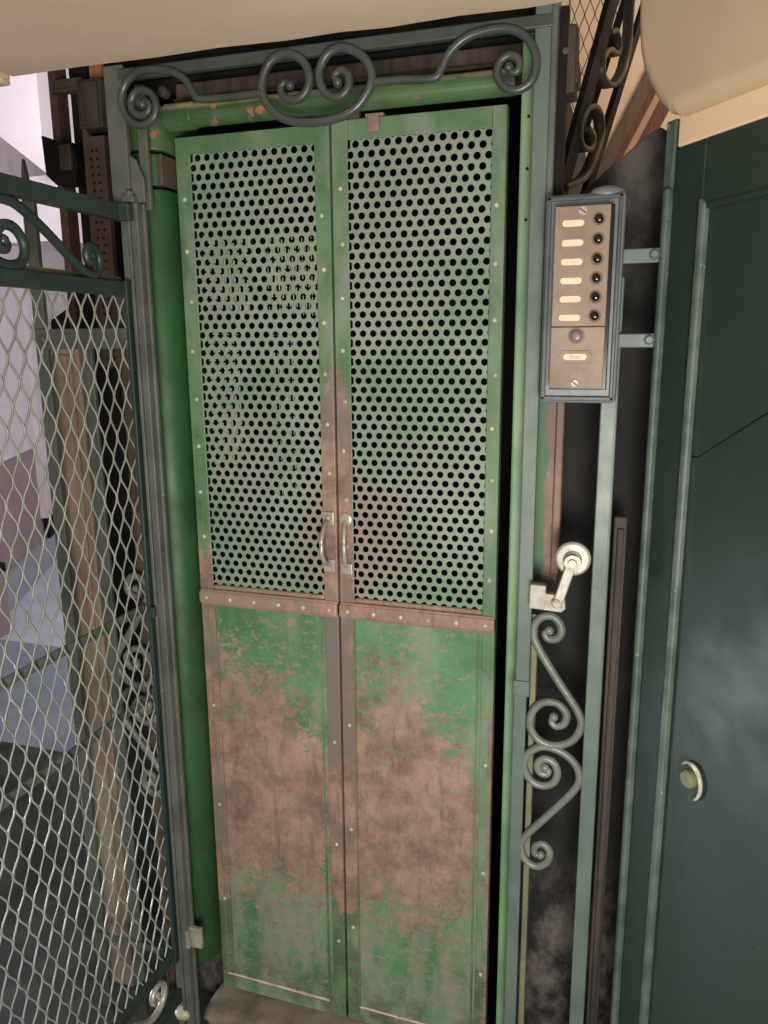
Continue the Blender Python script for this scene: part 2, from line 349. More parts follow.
# stringer boards climbing the wall behind the railing
MB().prism([(-0.34, 2.02), (-0.29, 2.02), (0.06, 2.72), (0.005, 2.72)], pXZ, 2.165, 2.2).build('trim_1', 'skirtwood', kind='structure', bevel=0.004)
MB().prism([(-0.29, 2.02), (-0.265, 2.02), (0.085, 2.72), (0.06, 2.72)], pXZ, 2.175, 2.2).build('trim_2', 'redwood', kind='structure')
MB().prism([(-0.265, 2.02), (-0.235, 2.02), (0.115, 2.72), (0.085, 2.72)], pXZ, 2.18, 2.2).build('trim_3', 'tan', kind='structure')
MB().prism([(-0.235, 2.02), (-0.18, 2.02), (0.17, 2.72), (0.115, 2.72)], pXZ, 2.175, 2.2).build('trim_4', 'redwood', kind='structure')

# right side: wall strip over the green door and the round-nosed stair soffit (door axes)
TH = math.radians(36.8)
dd = Vector((math.sin(TH), -math.cos(TH), 0)); dn = Vector((math.cos(TH), math.sin(TH), 0)); D0 = Vector((0.035, 0, 0))
def doorp(u, v, d): return D0 + dd*u + dn*d + Vector((0, 0, v))
MB().prism([(0.0, 1.885), (0.95, 1.885), (0.95, 1.96), (0.0, 1.96)], doorp, 0.0, 0.12).build('wall_right.001', 'creamwall', kind='structure', bevel=0.004)
nose = [(-0.086, 2.6), (-0.085, 2.20), (-0.085, 2.12), (-0.083, 2.075), (-0.077, 2.04), (-0.065, 2.008), (-0.046, 1.978), (-0.022, 1.950), (0.002, 1.930), (0.02, 1.924)]
MB().prism(nose + [(0.95, 1.924), (0.95, 2.6)], doorp, -0.03, 0.35).build('ceiling.002', 'cream2', kind='structure', bevel=0.024).modifiers['bevel'].segments = 8

# ================================================================== LIFT CAR (the green cabin carcass)
car = thing('lift_car', 'green painted lift cabin carcass framing the two perforated doors', 'lift', (-0.56, 0.1, 0.0))
def cp(mb, *a, **k): return rel(mb.build(*a, parent=car, **k), car)
# left jamb: round-nosed folded sheet
prof = [(-0.985, 0.20)] + [(-0.94+0.045*math.cos(a), 0.085+0.04*math.sin(a)) for a in [PI+PI*q/20 for q in range(21)]] + [(-0.895, 0.20)]
cp(MB().prism(prof, lambda u, v, d: (u, v, d), 0.145, 1.895), 'jamb', 'jamb', bevel=0.003)
shade_round(car.children[0])
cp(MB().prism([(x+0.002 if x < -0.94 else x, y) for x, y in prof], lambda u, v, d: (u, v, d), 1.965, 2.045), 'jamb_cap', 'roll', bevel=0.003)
hk = cp(MB().prism([(x*1.0, y-0.004) for x, y in prof], lambda u, v, d: (u, v, d), 1.9, 1.958), 'hinge_knuckle', 'jamb', bevel=0.003)
o = MB().box(-0.908, -0.894, 0.056, 0.12, 1.900, 1.957).build('hinge_leaf', 'perfbrown', hk, bevel=0.002)
cp(MB().box(-0.985, -0.9, 0.12, 0.2, 0.0, 0.145), 'jamb_foot', 'sootgrey')
# right jamb and its side board
cp(MB().box(-0.2085, -0.180, 0.045, 0.16, 0.06, 2.085), 'jamb', 'jamb_light', bevel=0.004)
for z in (1.96, 1.88, 1.80): cp(MB().lathe((-0.195, 0.0455, z), (0, -1, 0), [(0, 0.0028), (0.0012, 0.0028)], 8), 'screw_hole', 'black')
cp(MB().box(-0.176, -0.123, 0.075, 0.115, 1.165, 1.55).box(-0.135, -0.120, 0.068, 0.118, 1.18, 1.55), 'side_board', 'rustgreen', bevel=0.003)
# top roll, its sleeve, the boards above
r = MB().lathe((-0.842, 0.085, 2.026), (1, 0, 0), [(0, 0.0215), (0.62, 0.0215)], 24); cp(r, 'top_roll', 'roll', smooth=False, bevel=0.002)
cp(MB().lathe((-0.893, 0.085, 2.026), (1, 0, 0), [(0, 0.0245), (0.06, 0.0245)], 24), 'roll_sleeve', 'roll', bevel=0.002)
cp(MB().box(-0.90, -0.18, 0.13, 0.15, 2.035, 2.10).box(-0.90, -0.18, 0.118, 0.15, 2.062, 2.070), 'header_board', 'darkwood', bevel=0.003)
for x in (-0.905, -0.878): cp(MB().lathe((x, 0.06, 2.062), (0, -1, 0), [(0, 0.010), (0.014, 0.010), (0.018, 0.006)], 12), 'bolt', 'rustiron')
# interior
cp(MB().box(-0.995, -0.19, 1.25, 1.28, 0.03, 2.12), 'rear_wall', 'car')
cp(MB().box(-0.20, -0.19, 0.16, 1.25, 0.03, 2.12), 'side_wall', 'car')
sw = MB()
X0, X1 = -0.995, -0.98
for (a, b, z0, z1) in ((0.2, 1.25, 0.03, 1.14), (0.2, 0.31, 1.14, 2.12), (0.31, 1.25, 1.925, 2.12), (1.07, 1.25, 1.14, 1.925), (0.60, 0.68, 1.60, 1.925),
                       (0.31, 1.07, 1.625, 1.685), (0.31, 0.53, 1.14, 1.30), (0.53, 0.70, 1.14, 1.625), (0.87, 1.07, 1.14, 1.625), (0.76, 0.79, 1.14, 1.625)): sw.box(X0, X1, a, b, z0, z1)
sw.prism([(0.29, 1.84), (1.09, 1.935), (1.09, 2.0), (0.29, 2.0)], pYZ, X0, X1)
win = cp(sw, 'side_wall', 'car')
lt = MB(); z = 1.155
while z < 1.92: lt.box(-0.990, -0.985, 0.3, 1.08, z, z+0.0055); z += 0.021
y = 0.32
while y < 1.07: lt.box(-0.990, -0.985, y, y+0.0065, 1.14, 1.925); y += 0.024
o = lt.build('window_lattice', 'car', win)
cp(MB().box(-0.995, -0.19, 0.16, 1.28, 0.0, 0.03), 'car_floor', 'car')
cp(MB().box(-0.995, -0.19, 0.15, 1.28, 2.12, 2.15), 'car_roof', 'car')

# ================================================================== CAR DOOR LEAVES
PITCH = 0.0205
def perforated(x0, x1, z0, z1, yb, th=0.0016):
    bm = bmesh.new(); R = PITCH/math.sqrt(3); rp = PITCH*math.sqrt(3)/2; hr = PITCH*0.325
    rows = int((z1-z0)/rp)+2; cols = int((x1-x0)/PITCH)+2
    for j in range(rows):
        for i in range(cols):
            cx = x0 + i*PITCH + (PITCH/2 if j % 2 else 0); cz = z0 + j*rp
            if cx > x1+0.006 or cz > z1+0.006: continue
            outer, inner, back = [], [], []
            for k in range(12):
                a = PI/6*k + PI/2
                ro = R if k % 2 == 0 else R*math.cos(PI/6)
                outer.append(bm.verts.new((cx+ro*math.cos(a), yb, cz+ro*math.sin(a))))
                inner.append(bm.verts.new((cx+hr*math.cos(a), yb, cz+hr*math.sin(a))))
                back.append(bm.verts.new((cx+hr*math.cos(a), yb+th, cz+hr*math.sin(a))))
            for k in range(12):
                q = (k+1) % 12
                bm.faces.new((outer[k], outer[q], inner[q], inner[k])); bm.faces.new((inner[k], inner[q], back[q], back[k]))
    bmesh.ops.remove_doubles(bm, verts=bm.verts, dist=0.0004)
    mb = MB(); mb.bm.free(); mb.bm = bm; return mb

def leaf(x0, x1, meet_right, label, winx, top):
    xb = (x0+x1)/2
    t = thing('lift_door', label, 'lift door', (xb, 0.11, 0.05), 'perforated lift doors')
    def p(mb, name, mat, **k): return rel(mb.build(name, mat, t, **k), t)
    YF = 0.100; zt, zw1, zw0, zb = top, 1.077, 1.040, 0.048
    w0, w1 = winx
    p(perforated(w0+0.004, w1+0.004, 1.085, 1.962, YF+0.004), 'perforated_panel', 'perf')
    p(MB().box(x0, w0, YF, YF+0.0035, zb, zt).box(x0, x0+0.004, YF+0.0035, YF+0.024, zb, zt), 'stile', 'stile', bevel=0.0015)
    p(MB().box(w1, x1, YF, YF+0.0035, zb, zt).box(x1-0.004, x1, YF+0.0035, YF+0.024, zb, zt), 'stile', 'stile', bevel=0.0015)
    p(MB().box(w0, w1, YF, YF+0.0035, 1.962, zt).box(w0, w1, YF+0.0035, YF+0.024, zt-0.004, zt), 'top_rail', 'stile', bevel=0.0015)
    wr = p(MB().box(x0-0.001, x1, YF-0.008, YF+0.012, zw0+0.004, zw1-0.004).box(x0, x1, YF-0.005, YF+0.01, zw0, zw1).box(w0, w1, YF-0.002, YF+0.01, zw1, zw1+0.010), 'waist_rail', 'rustband', bevel=0.0045)
    p(MB().box(w0, w1, YF+0.003, YF+0.02, zb, zw0+0.01), 'lower_panel', 'lower')
    b0, b1 = (-0.874, -0.608) if meet_right else (-0.533, -0.272)
    p(MB().tube([(b0, YF+0.001, 0.090), (b1, YF+0.001, 0.086)], 0.0030, 6), 'bead', 'bead')
    p(MB().tube([(b1, YF+0.001, 0.088), (b1, YF+0.001, zw0)], 0.0022, 6), 'bead', 'stile')
    bd = MB().tube([(b0, YF+0.001, zw0), (b0, YF+0.001, 0.092)], 0.0024, 6)
    p(MB().box(x0, x1, YF+0.001, YF+0.02, zb, 0.083), 'bottom_rail', 'lower', bevel=0.002)
    p(bd, 'bead', 'olive')
    # rivets: stiles, then the waist rail
    pts = []
    for xs, off in (((x0+w0)/2, 0.0), ((w1+x1)/2, 0.045)):
        zz = 1.88-off
        while zz > 1.1: pts.append((xs+random.uniform(-.003, .003), YF, zz)); zz -= 0.098
        for zz in (0.80, 0.55, 0.3): pts.append((xs, YF, zz-off))
    n = 6
    for i in range(n): pts.append((x0+0.018+(x1-x0-0.036)*i/(n-1), YF-0.008, 1.058))
    first = None
    for (x, yy, z) in pts:
        if first is None:
            mb = MB(); mb.ball((0, 0, 0), 0.0048, 0.55, 10); first = mb.build('rivet', 'rivet', t, smooth=True); rv = first
        else:
            rv = first.copy(); COL.objects.link(rv)
        rv.parent = t; rv.location = Vector((x, yy, z)) - t.location
    return t, p
lefl, lp = leaf(-0.8905, -0.5675, True, 'left perforated green lift door with rust-worn lower panel, beside the round-nosed green jamb', (-0.858, -0.597), 1.994)
rigl, rp_ = leaf(-0.5625, -0.2395, False, 'right perforated green lift door with rust-worn lower panel, nearest the button box', (-0.531, -0.265), 1.997)
# pull handles
def bow(x, xe, out, z0, z1):
    pts = [(x, 0.098, z1), (x+(xe-x)*.45, 0.098-out*.6, z1-0.012), (xe, 0.098-out, z1-0.035), (xe, 0.098-out, (z0+z1)/2), (xe, 0.098-out, z0+0.03), (x+(xe-x)*.45, 0.098-out*.6, z0+0.01), (x, 0.098, z0)]
    return MB().tube(smoothpts(pts, 5), 0.0050, 8)
h = lp(bow(-0.584, -0.586, 0.034, 1.155, 1.25), 'pull_handle', 'steel', smooth=True)
o = MB().box(-0.596, -0.572, 0.096, 0.100, 1.238, 1.266).box(-0.596, -0.572, 0.096, 0.100, 1.140, 1.166).ball((-0.583, 0.095, 1.253), 0.007, .6).build('handle_plate', 'steel', h, bevel=0.0015)
h = rp_(bow(-0.546, -0.544, 0.018, 1.155, 1.25), 'pull_handle', 'steel', smooth=True)
o = MB().lathe((-0.546, 0.100, 1.252), (0, -1, 0), [(0, 0.014), (0.004, 0.014), (0.006, 0.009)], 16).box(-0.558, -0.534, 0.096, 0.100, 1.138, 1.160).build('handle_plate', 'steel', h, bevel=0.001)
rp_(MB().box(-0.490, -0.468, 0.094, 0.104, 1.972, 2.002).box(-0.496, -0.462, 0.1, 0.13, 1.998, 2.004), 'top_tab', 'rustband', bevel=0.001)
rp_(MB().box(-0.60, -0.51, 0.106, 0.12, 1.995, 2.010), 'top_plate', 'rustiron', bevel=0.001)

# worn cement threshold below the doors
th = bmesh.new()
mb = MB(); mb.bm.free(); mb.bm = th
nx, ny = 44, 8
grid = []
for j in range(ny+1):
    row = []
    for i in range(nx+1):
        x = -0.900+0.700*i/nx; y = 0.016+0.128*j/ny; z = 0.046
        if j == 0: y += random.uniform(-.006, .006); z = 0.036+random.uniform(-.004, .004)
        z += random.uniform(-.0018, .0018)
        row.append(th.verts.new((x, y, z)))
    grid.append(row)
for j in range(ny):
    for i in range(nx): th.faces.new((grid[j][i], grid[j][i+1], grid[j+1][i+1], grid[j+1][i]))
low = [th.verts.new((v.co.x, v.co.y+0.012+random.uniform(0, .006), 0.0)) for v in grid[0]]
for i in range(nx): th.faces.new((low[i], low[i+1], grid[0][i+1], grid[0][i]))
le = [th.verts.new((grid[j][0].co.x+0.004, grid[j][0].co.y, 0.0)) for j in range(1, ny+1)]
l2 = [low[0]]+le
for j in range(ny): th.faces.new((l2[j], grid[j][0], grid[j+1][0], l2[j+1]))
tag(mb.build('threshold', 'dirt', smooth=True), 'dusty chipped cement sill under the lift doors', 'sill')

# ================================================================== IRON GRILLE FRAME around the shaft
gr = thing('shaft_grille', 'grey green wrought iron frame with scrollwork standing around the lift doors', 'grille', (-0.556, 0.0, 0.0))
def gp(mb, *a, **k): return rel(mb.build(*a, parent=gr, **k), gr)
gp(MB().box(-0.970, -0.930, 0.0, 0.012, 1.85, 2.10).box(-0.920, -0.900, 0.02, 0.03, 1.85, 2.07).box(-0.936, -0.905, 0.004, 0.014, 0.02, 1.86).box(-0.926, -0.910, -0.012, 0.012, 0.02, 1.86).box(-0.958, -0.945, 0.002, 0.042, 0.0, 1.85), 'post', 'iron', bevel=0.002)
gp(MB().box(-0.937, -0.912, -0.018, 0.0, 1.860, 1.872).lathe((-0.925, -0.010, 1.862), (0, 0, 1), [(0, 0.008), (0.018, 0.008)], 12).prism([(-0.925, 1.86), (-0.896, 1.86), (-0.896, 1.90), (-0.91, 1.935), (-0.925, 1.945)], pXZ, -0.004, 0.0), 'pivot_bracket', 'iron', bevel=0.002)
gp(MB().box(-0.183, -0.158, 0.0, 0.014, 0.99, 2.12).box(-0.186, -0.157, -0.004, 0.015, 0.965, 0.995).box(-0.185, -0.162, 0.0, 0.014, 0.0, 0.97), 'post', 'iron_teal', bevel=0.002)
gp(MB().box(-0.158, -0.147, 0.012, 0.035, 0.0, 1.12), 'post_flange', 'olive', bevel=0.002)
gp(MB().box(-0.158, -0.148, 0.0, 0.045, 1.825, 2.12), 'post_flange', 'iron', bevel=0.002)
gp(MB().box(-0.94, -0.155, -0.002, 0.012, 2.073, 2.092), 'header_beam', 'header', bevel=0.002)
HY = XZ(-0.008)
hdrL = [(-0.886,2.026),(-0.879,2.032),(-0.871,2.024),(-0.876,2.012),(-0.892,2.008),(-0.907,2.018),(-0.909,2.034),(-0.897,2.048),(-0.880,2.049),(-0.864,2.040),(-0.857,2.022),(-0.863,2.003),(-0.880,1.993),(-0.900,1.993),(-0.919,2.007),(-0.930,2.033),(-0.921,2.060),(-0.896,2.078),(-0.863,2.081),(-0.822,2.074),(-0.795,2.058),(-0.779,2.034),(-0.766,2.024),(-0.706,2.022),(-0.646,2.023)]
hdrC = [(-0.594,2.030),(-0.602,2.036),(-0.611,2.028),(-0.606,2.014),(-0.587,2.006),(-0.567,2.014),(-0.557,2.038),(-0.570,2.066),(-0.601,2.079),(-0.631,2.068),(-0.646,2.036),(-0.638,2.005),(-0.603,1.977),(-0.540,1.968),(-0.484,1.979),(-0.454,2.007),(-0.447,2.035),(-0.465,2.063),(-0.500,2.078),(-0.527,2.068),(-0.540,2.041),(-0.530,2.013),(-0.508,2.003),(-0.490,2.013),(-0.487,2.033),(-0.499,2.044),(-0.512,2.037),(-0.507,2.026)]
hdrR = [(-0.449,2.020),(-0.397,2.019),(-0.342,2.016),(-0.330,2.028),(-0.318,2.048),(-0.296,2.066),(-0.266,2.075),(-0.226,2.075),(-0.196,2.060),(-0.179,2.030),(-0.183,2.000),(-0.204,1.986),(-0.226,1.991),(-0.239,2.009),(-0.235,2.029),(-0.220,2.037),(-0.206,2.029),(-0.206,2.014),(-0.217,2.012),(-0.221,2.020)]
gp(scroll(hdrL, HY, 0.0070, (True, False)), 'header_scroll', 'header', smooth=True)
gp(scroll(hdrC, HY, 0.0076), 'header_scroll', 'header', smooth=True)
gp(scroll(hdrR, HY, 0.0070, (False, True)), 'header_scroll', 'header', smooth=True)
S1 = [(-0.128,1.095),(-0.121,1.103),(-0.114,1.097),(-0.118,1.083),(-0.132,1.079),(-0.145,1.088),(-0.149,1.105),(-0.138,1.120),(-0.122,1.125),(-0.108,1.116),(-0.103,1.098),(-0.112,1.080),(-0.130,1.073),(-0.148,1.080),(-0.150,1.066),(-0.110,1.004),(-0.071,0.947),(-0.064,0.917),(-0.077,0.887),(-0.105,0.871),(-0.134,0.875),(-0.153,0.899),(-0.152,0.930),(-0.134,0.953),(-0.108,0.956),(-0.090,0.939),(-0.092,0.917),(-0.106,0.909),(-0.117,0.917),(-0.113,0.929)]
S1 = [(-0.127,1.096),(-0.120,1.090),(-0.127,1.080),(-0.139,1.084),(-0.147,1.098),(-0.141,1.114),(-0.126,1.122),(-0.110,1.114),(-0.105,1.098),(-0.112,1.081),(-0.126,1.075)]
# upper S: eye at the top, loop, straight shank, large lower scroll
S1 = [(-0.126,1.094),(-0.134,1.088),(-0.128,1.078),(-0.114,1.079),(-0.105,1.092),(-0.108,1.109),(-0.121,1.121),(-0.138,1.119),(-0.150,1.107),(-0.154,1.088),(-0.147,1.064),(-0.110,1.004),(-0.071,0.947),(-0.063,0.917),(-0.076,0.888),(-0.105,0.872),(-0.134,0.876),(-0.153,0.899),(-0.152,0.930),(-0.134,0.953),(-0.108,0.956),(-0.090,0.939),(-0.092,0.919),(-0.106,0.910),(-0.116,0.918),(-0.112,0.928)]
S2 = [(-0.124,0.824),(-0.117,0.818),(-0.122,0.810),(-0.134,0.814),(-0.138,0.829),(-0.126,0.842),(-0.108,0.836),(-0.101,0.816),(-0.108,0.796),(-0.128,0.786),(-0.150,0.794),(-0.163,0.820),(-0.156,0.848),(-0.130,0.866),(-0.096,0.861),(-0.069,0.839),(-0.061,0.810),(-0.076,0.778),(-0.119,0.722),(-0.160,0.668),(-0.163,0.642),(-0.151,0.620),(-0.131,0.614),(-0.113,0.628),(-0.109,0.650),(-0.122,0.664),(-0.137,0.656),(-0.137,0.640),(-0.126,0.640)]
Y0 = XZ(0.008)
gp(scroll(S1, Y0, 0.0078), 'side_scroll', 'scroll', smooth=True)
gp(scroll(S2, Y0, 0.0078), 'side_scroll', 'scroll', smooth=True)
mir = lambda P: [(-1.112-x-0.004, z) for x, z in P]
gp(scroll(mir(S1), Y0, 0.0078), 'side_scroll', 'scroll', smooth=True)
gp(scroll(mir(S2), Y0, 0.0078), 'side_scroll', 'scroll', smooth=True)
gp(MB().box(-0.057, -0.032, 0.0, 0.010, 0.0, 1.70).box(-0.035, -0.030, 0.0, 0.03, 0.0, 1.70), 'flat_bar', 'iron_teal', bevel=0.002)
gp(MB().box(-1.072, -1.046, 0.0, 0.010, 0.0, 1.63), 'flat_bar', 'iron', bevel=0.002)
gp(MB().prism([(-1.178, 0.0), (-1.150, 0.0), (-1.154, 1.88), (-1.163, 1.905), (-1.172, 1.958), (-1.180, 1.905), (-1.182, 1.88)], pXZ, 0.0, 0.012), 'spear_bar', 'iron', bevel=0.002)
gp(MB().box(-1.175, -0.955, -0.008, 0.0, 1.592, 1.632).lathe((-1.155, -0.008, 1.612), (0, -1, 0), [(0, 0.009), (0.004, 0.009), (0.007, 0.005)], 10), 'cross_bar', 'iron', bevel=0.002)
gp(MB().box(-1.175, -0.955, -0.006, 0.0, 0.200, 0.218), 'cross_bar', 'iron', bevel=0.002)
# keeper lug low on the left post
gp(MB().box(-0.915, -0.880, -0.002, 0.008, 0.240, 0.292).box(-0.915, -0.905, -0.014, 0.0, 0.244, 0.288), 'keeper_lug', 'steel', bevel=0.002)
# rusty edge strip and dark fillers of the left bay
gp(MB().box(-1.004, -0.982, 0.03, 0.05, 0.05, 1.72), 'edge_strip', 'perfbrown', bevel=0.004)

# timber guide behind the left bay, and the sooty boards at the right
tag(MB().box(-1.205, -1.135, 0.07, 0.12, 0.0, 1.60).box(-1.20, -1.15, 0.062, 0.071, 0.2, 1.58).build('guide_timber', 'wood', bevel=0.004), 'bare brown timber upright behind the wire mesh gate', 'timber post')
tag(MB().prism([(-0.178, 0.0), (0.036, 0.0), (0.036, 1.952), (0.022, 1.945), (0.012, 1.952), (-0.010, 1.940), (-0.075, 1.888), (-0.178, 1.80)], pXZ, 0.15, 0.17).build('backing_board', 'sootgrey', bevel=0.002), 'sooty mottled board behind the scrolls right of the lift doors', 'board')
tag(MB().box(-0.026, -0.004, 0.05, 0.08, 0.0, 1.30).box(-0.02, -0.008, 0.044, 0.05, 0.0, 1.28).build('inner_upright', 'sootwood', bevel=0.003), 'narrow dark brown upright between the teal flat bar and the green door', 'upright')

# ================================================================== BUTTON BOX
bx = thing('button_box', 'grey call box with bronze faceplate, six ivory labels and black buttons on iron post', 'button panel', (-0.093, 0.0, 1.66))
def bp(mb, *a, **k): return rel(mb.build(*a, parent=bx, **k), bx)
hs = bp(MB().box(-0.153, -0.033, -0.040, 0.0, 1.503, 1.822), 'housing', 'boxgrey', bevel=0.006)
bp(MB().box(-0.150, -0.143, -0.046, -0.038, 1.508, 1.818).box(-0.043, -0.037, -0.046, -0.038, 1.508, 1.818).box(-0.150, -0.037, -0.046, -0.038, 1.507, 1.514).box(-0.150, -0.037, -0.046, -0.038, 1.812, 1.818), 'housing_rim', 'boxrim', bevel=0.0015)
bp(MB().lathe((-0.062, -0.018, 1.815), (0, 0, 1), [(0, 0.028), (0.010, 0.027), (0.015, 0.022), (0.018, 0.012)], 24), 'cable_gland', 'boxgrey', smooth=True)
P0, P1, PZ0, PZ1 = -0.1345, -0.0530, 1.528, 1.800
bp(MB().box(P0, P1+0.0055, -0.068, -0.040, PZ0-0.002, PZ1), 'faceplate_rim', 'button', bevel=0.001)
FY = -0.070
zdiv = PZ1-(PZ1-PZ0)*0.652
bp(MB().box(P0, P1, FY, -0.064, zdiv+0.0006, PZ1).box(P0, P1, FY, -0.064, PZ0, zdiv-0.0006), 'faceplate', 'plate', bevel=0.0012)
def pill(cx, cz, w, h, y0, y1):
    pts = []
    r = h/2
    for k in range(9): a = -PI/2+PI*k/8; pts.append((cx+w/2-r+r*math.cos(a), cz+r*math.sin(a)))
    for k in range(9): a = PI/2+PI*k/8; pts.append((cx-w/2+r+r*math.cos(a), cz+r*math.sin(a)))
    return MB().prism(pts, pXZ, y0, y1)
PW, PH = P1-P0, PZ1-PZ0
for i, v in enumerate((0.092, 0.196, 0.298, 0.400, 0.500, 0.602)):
    zz = PZ1-PH*v
    bp(pill(P0+PW*0.335, zz, PW*0.40, 0.0098, FY-0.0012, FY+0.002), 'label_strip', 'label', bevel=0.0006)
    xb = P0+PW*0.80; zb_ = zz+0.004-0.0004*i
    q = bp(MB().lathe((xb, FY+0.001, zb_), (0, -1, 0), [(0, 0.0100), (0.002, 0.0100), (0.003, 0.0085), (0.0015, 0.0072)], 20), 'button_collar', 'plate')
    o = MB().lathe((xb, FY, zb_-0.0002), (0, -1, 0), [(0, 0.0066), (0.006, 0.0066), (0.0085, 0.0056), (0.0098, 0.003)], 18).build('push_button', 'button', q, smooth=True)
xs, zs = P0+PW*0.48, PZ1-PH*0.704
q = bp(MB().lathe((xs, FY+0.001, zs), (0, -1, 0), [(0, 0.0130), (0.002, 0.0130), (0.0032, 0.0105), (0.002, 0.0095)], 24), 'button_collar', 'plate')
o = MB().lathe((xs, FY, zs), (0, -1, 0), [(0, 0.0090), (0.005, 0.0090), (0.007, 0.0078), (0.0076, 0.004)], 24).build('push_button', 'greybutton', q, smooth=True); o['label'] = 'grey push button'
xl, zl = P0+PW*0.47, PZ1-PH*0.822
oc = [(-0.022, -0.010), (0.022, -0.010), (0.029, 0), (0.022, 0.010), (-0.022, 0.010), (-0.029, 0)]
fr = bp(MB().prism([(xl+u*0.92, zl+v) for u, v in oc], pXZ, FY-0.0016, FY+0.001), 'label_frame', 'plate', bevel=0.0006)
o = pill(xl, zl+0.0004, PW*0.44, 0.0100, FY-0.0030, FY).build('label_strip', 'label', fr, bevel=0.0005)
fc = bpy.data.curves.new('lettering', 'FONT'); fc.body = 'Stop'; fc.size = 0.0085; fc.shear = 0.3; fc.align_x = 'CENTER'; fc.align_y = 'CENTER'; fc.extrude = 0.0002
fo = bpy.data.objects.new('lettering', fc); COL.objects.link(fo); bpy.context.view_layer.update()
fm = bpy.data.meshes.new_from_object(fo.evaluated_get(bpy.context.evaluated_depsgraph_get())); bpy.data.objects.remove(fo)
fm.materials.clear(); fm.materials.append(M['ink']); fo = bpy.data.objects.new('lettering', fm); COL.objects.link(fo)
fo.parent = fr; fo.location = (xl-0.001, FY-0.0032, zl+0.0004); fo.rotation_euler = (PI/2, 0, 0)
for (x, z) in ((P0+PW*0.50, PZ1-PH*0.028), (P0+PW*0.49, PZ1-PH*0.972)):
    q = bp(MB().lathe((x, FY, z), (0, -1, 0), [(0, 0.0066), (0.0012, 0.0066), (0.0018, 0.0055)], 20), 'screw', 'steel')
    R = Matrix.Rotation(math.radians(35), 4, 'Y')
    sl = MB().box(-0.0056, 0.0056, -0.0021, -0.0014, -0.0009, 0.0009)
    bmesh.ops.transform(sl.bm, matrix=Matrix.Translation((x, FY, z)) @ R, verts=sl.bm.verts)
    o = sl.build('screw_slot', 'darkwood', q)
for z in (1.730, 1.601):
    q = bp(MB().box(-0.036, 0.020, -0.012, -0.004, z-0.011, z+0.011), 'mounting_strap', 'iron_teal', bevel=0.002)
    o = MB().lathe((0.013, -0.012, z+0.001), (0, -1, 0), [(0, 0.0085), (0.003, 0.0085), (0.006, 0.005)], 8).build('bolt', 'iron_teal', q)

# ================================================================== ROLLER LEVER (door interlock)
lv = thing('roller_lever', 'pale worn steel interlock lever with roller wheel above the right-hand scrolls', 'lever', (-0.13, 0.0, 1.14))
def lp2(mb, *a, **k): return rel(mb.build(*a, parent=lv, **k), lv)
lp2(MB().prism([(-0.160, 1.186), (-0.132, 1.186), (-0.132, 1.172), (-0.100, 1.170), (-0.097, 1.146), (-0.104, 1.139), (-0.160, 1.142)], pXZ, -0.022, -0.004), 'bracket', 'steel', bevel=0.002)
lp2(MB().prism([(-0.121, 1.152), (-0.104, 1.150), (-0.080, 1.232), (-0.097, 1.237)], pXZ, -0.030, -0.022), 'arm', 'steel', bevel=0.002)
w = lp2(MB().lathe((-0.089, -0.006, 1.236), (0, -1, 0), [(0, 0.027), (0.002, 0.030), (0.010, 0.030), (0.012, 0.026), (0.012, 0.015), (0.016, 0.013)], 28), 'roller_wheel', 'steel', bevel=0.001)
o = MB().lathe((-0.088, -0.030, 1.233), (0, -1, 0), [(0, 0.014), (0.004, 0.014), (0.004, 0.008), (0.010, 0.007)], 16).build('axle', 'steel', w)
lp2(MB().lathe((-0.112, -0.030, 1.158), (0, -1, 0), [(0, 0.008), (0.004, 0.008), (0.006, 0.005)], 14), 'pivot_bolt', 'rivet')

# ================================================================== OPEN MESH GATE at the left
gt = thing('mesh_gate', 'open dark green iron gate with diamond wire mesh, hinged on the left post', 'gate', (-0.95, 0.0, 0.1))
GX = -0.95; GY = -0.76
def gg(mb, *a, **k): return rel(mb.build(*a, parent=gt, **k), gt)
def railY(y0, y1, z0, z1, hw=0.006, dx=0.0): return MB().box(GX-hw+dx, GX+hw+dx, y0, y1, z0, z1)
sg = gg(MB().box(GX+0.003, GX+0.0115, -0.021, -0.001, 0.20, 1.72), 'stile', 'gate', bevel=0.0015)
MB().box(GX+0.011, GX+0.0135, -0.0035, -0.0005, 0.24, 1.69).build('lit_edge', 'steel', sg)  # pale strip standing in for light caught on the stile's edge
gg(MB().box(GX-0.004, GX+0.008, GY, GY+0.020, 0.19, 1.72), 'stile', 'gate', bevel=0.0015)
gg(railY(GY, -0.002, 1.828, 1.858, 0.011).box(GX+0.010, GX+0.034, -0.030, -0.013, 1.826, 1.857), 'top_rail', 'gate', bevel=0.003)
gg(railY(GY, -0.004, 1.690, 1.718, 0.008), 'upper_rail', 'gate', bevel=0.003)
gg(MB().box(GX-0.02, GX-0.012, GY, -0.004, 1.720, 1.728), 'upper_trim', 'olive', bevel=0.001)
for z in (1.060, 0.860): gg(railY(GY+0.01, -0.012, z-0.009, z+0.009, 0.003, -0.010), 'cross_bar', 'iron', bevel=0.001)
gg(MB().box(GX+0.006, GX+0.022, -0.024, -0.013, 1.045, 1.068), 'stile_clip', 'gate', bevel=0.0015)
gg(railY(GY, -0.002, 0.212, 0.238, 0.010), 'lower_rail', 'gate', bevel=0.003)
gg(railY(GY, -0.002, 0.088, 0.116, 0.013), 'bottom_rail', 'gate', bevel=0.004)
gg(MB().box(GX+0.0145, GX+0.022, -0.012, -0.001, 0.06, 1.86), 'hinge_bar', 'iron', bevel=0.002)
gg(MB().lathe((GX+0.012, 0.0, 0.045), (0, 0, 1), [(0, 0.020), (0.012, 0.024), (0.022, 0.020)], 16), 'pivot_shoe', 'rivet', smooth=True)
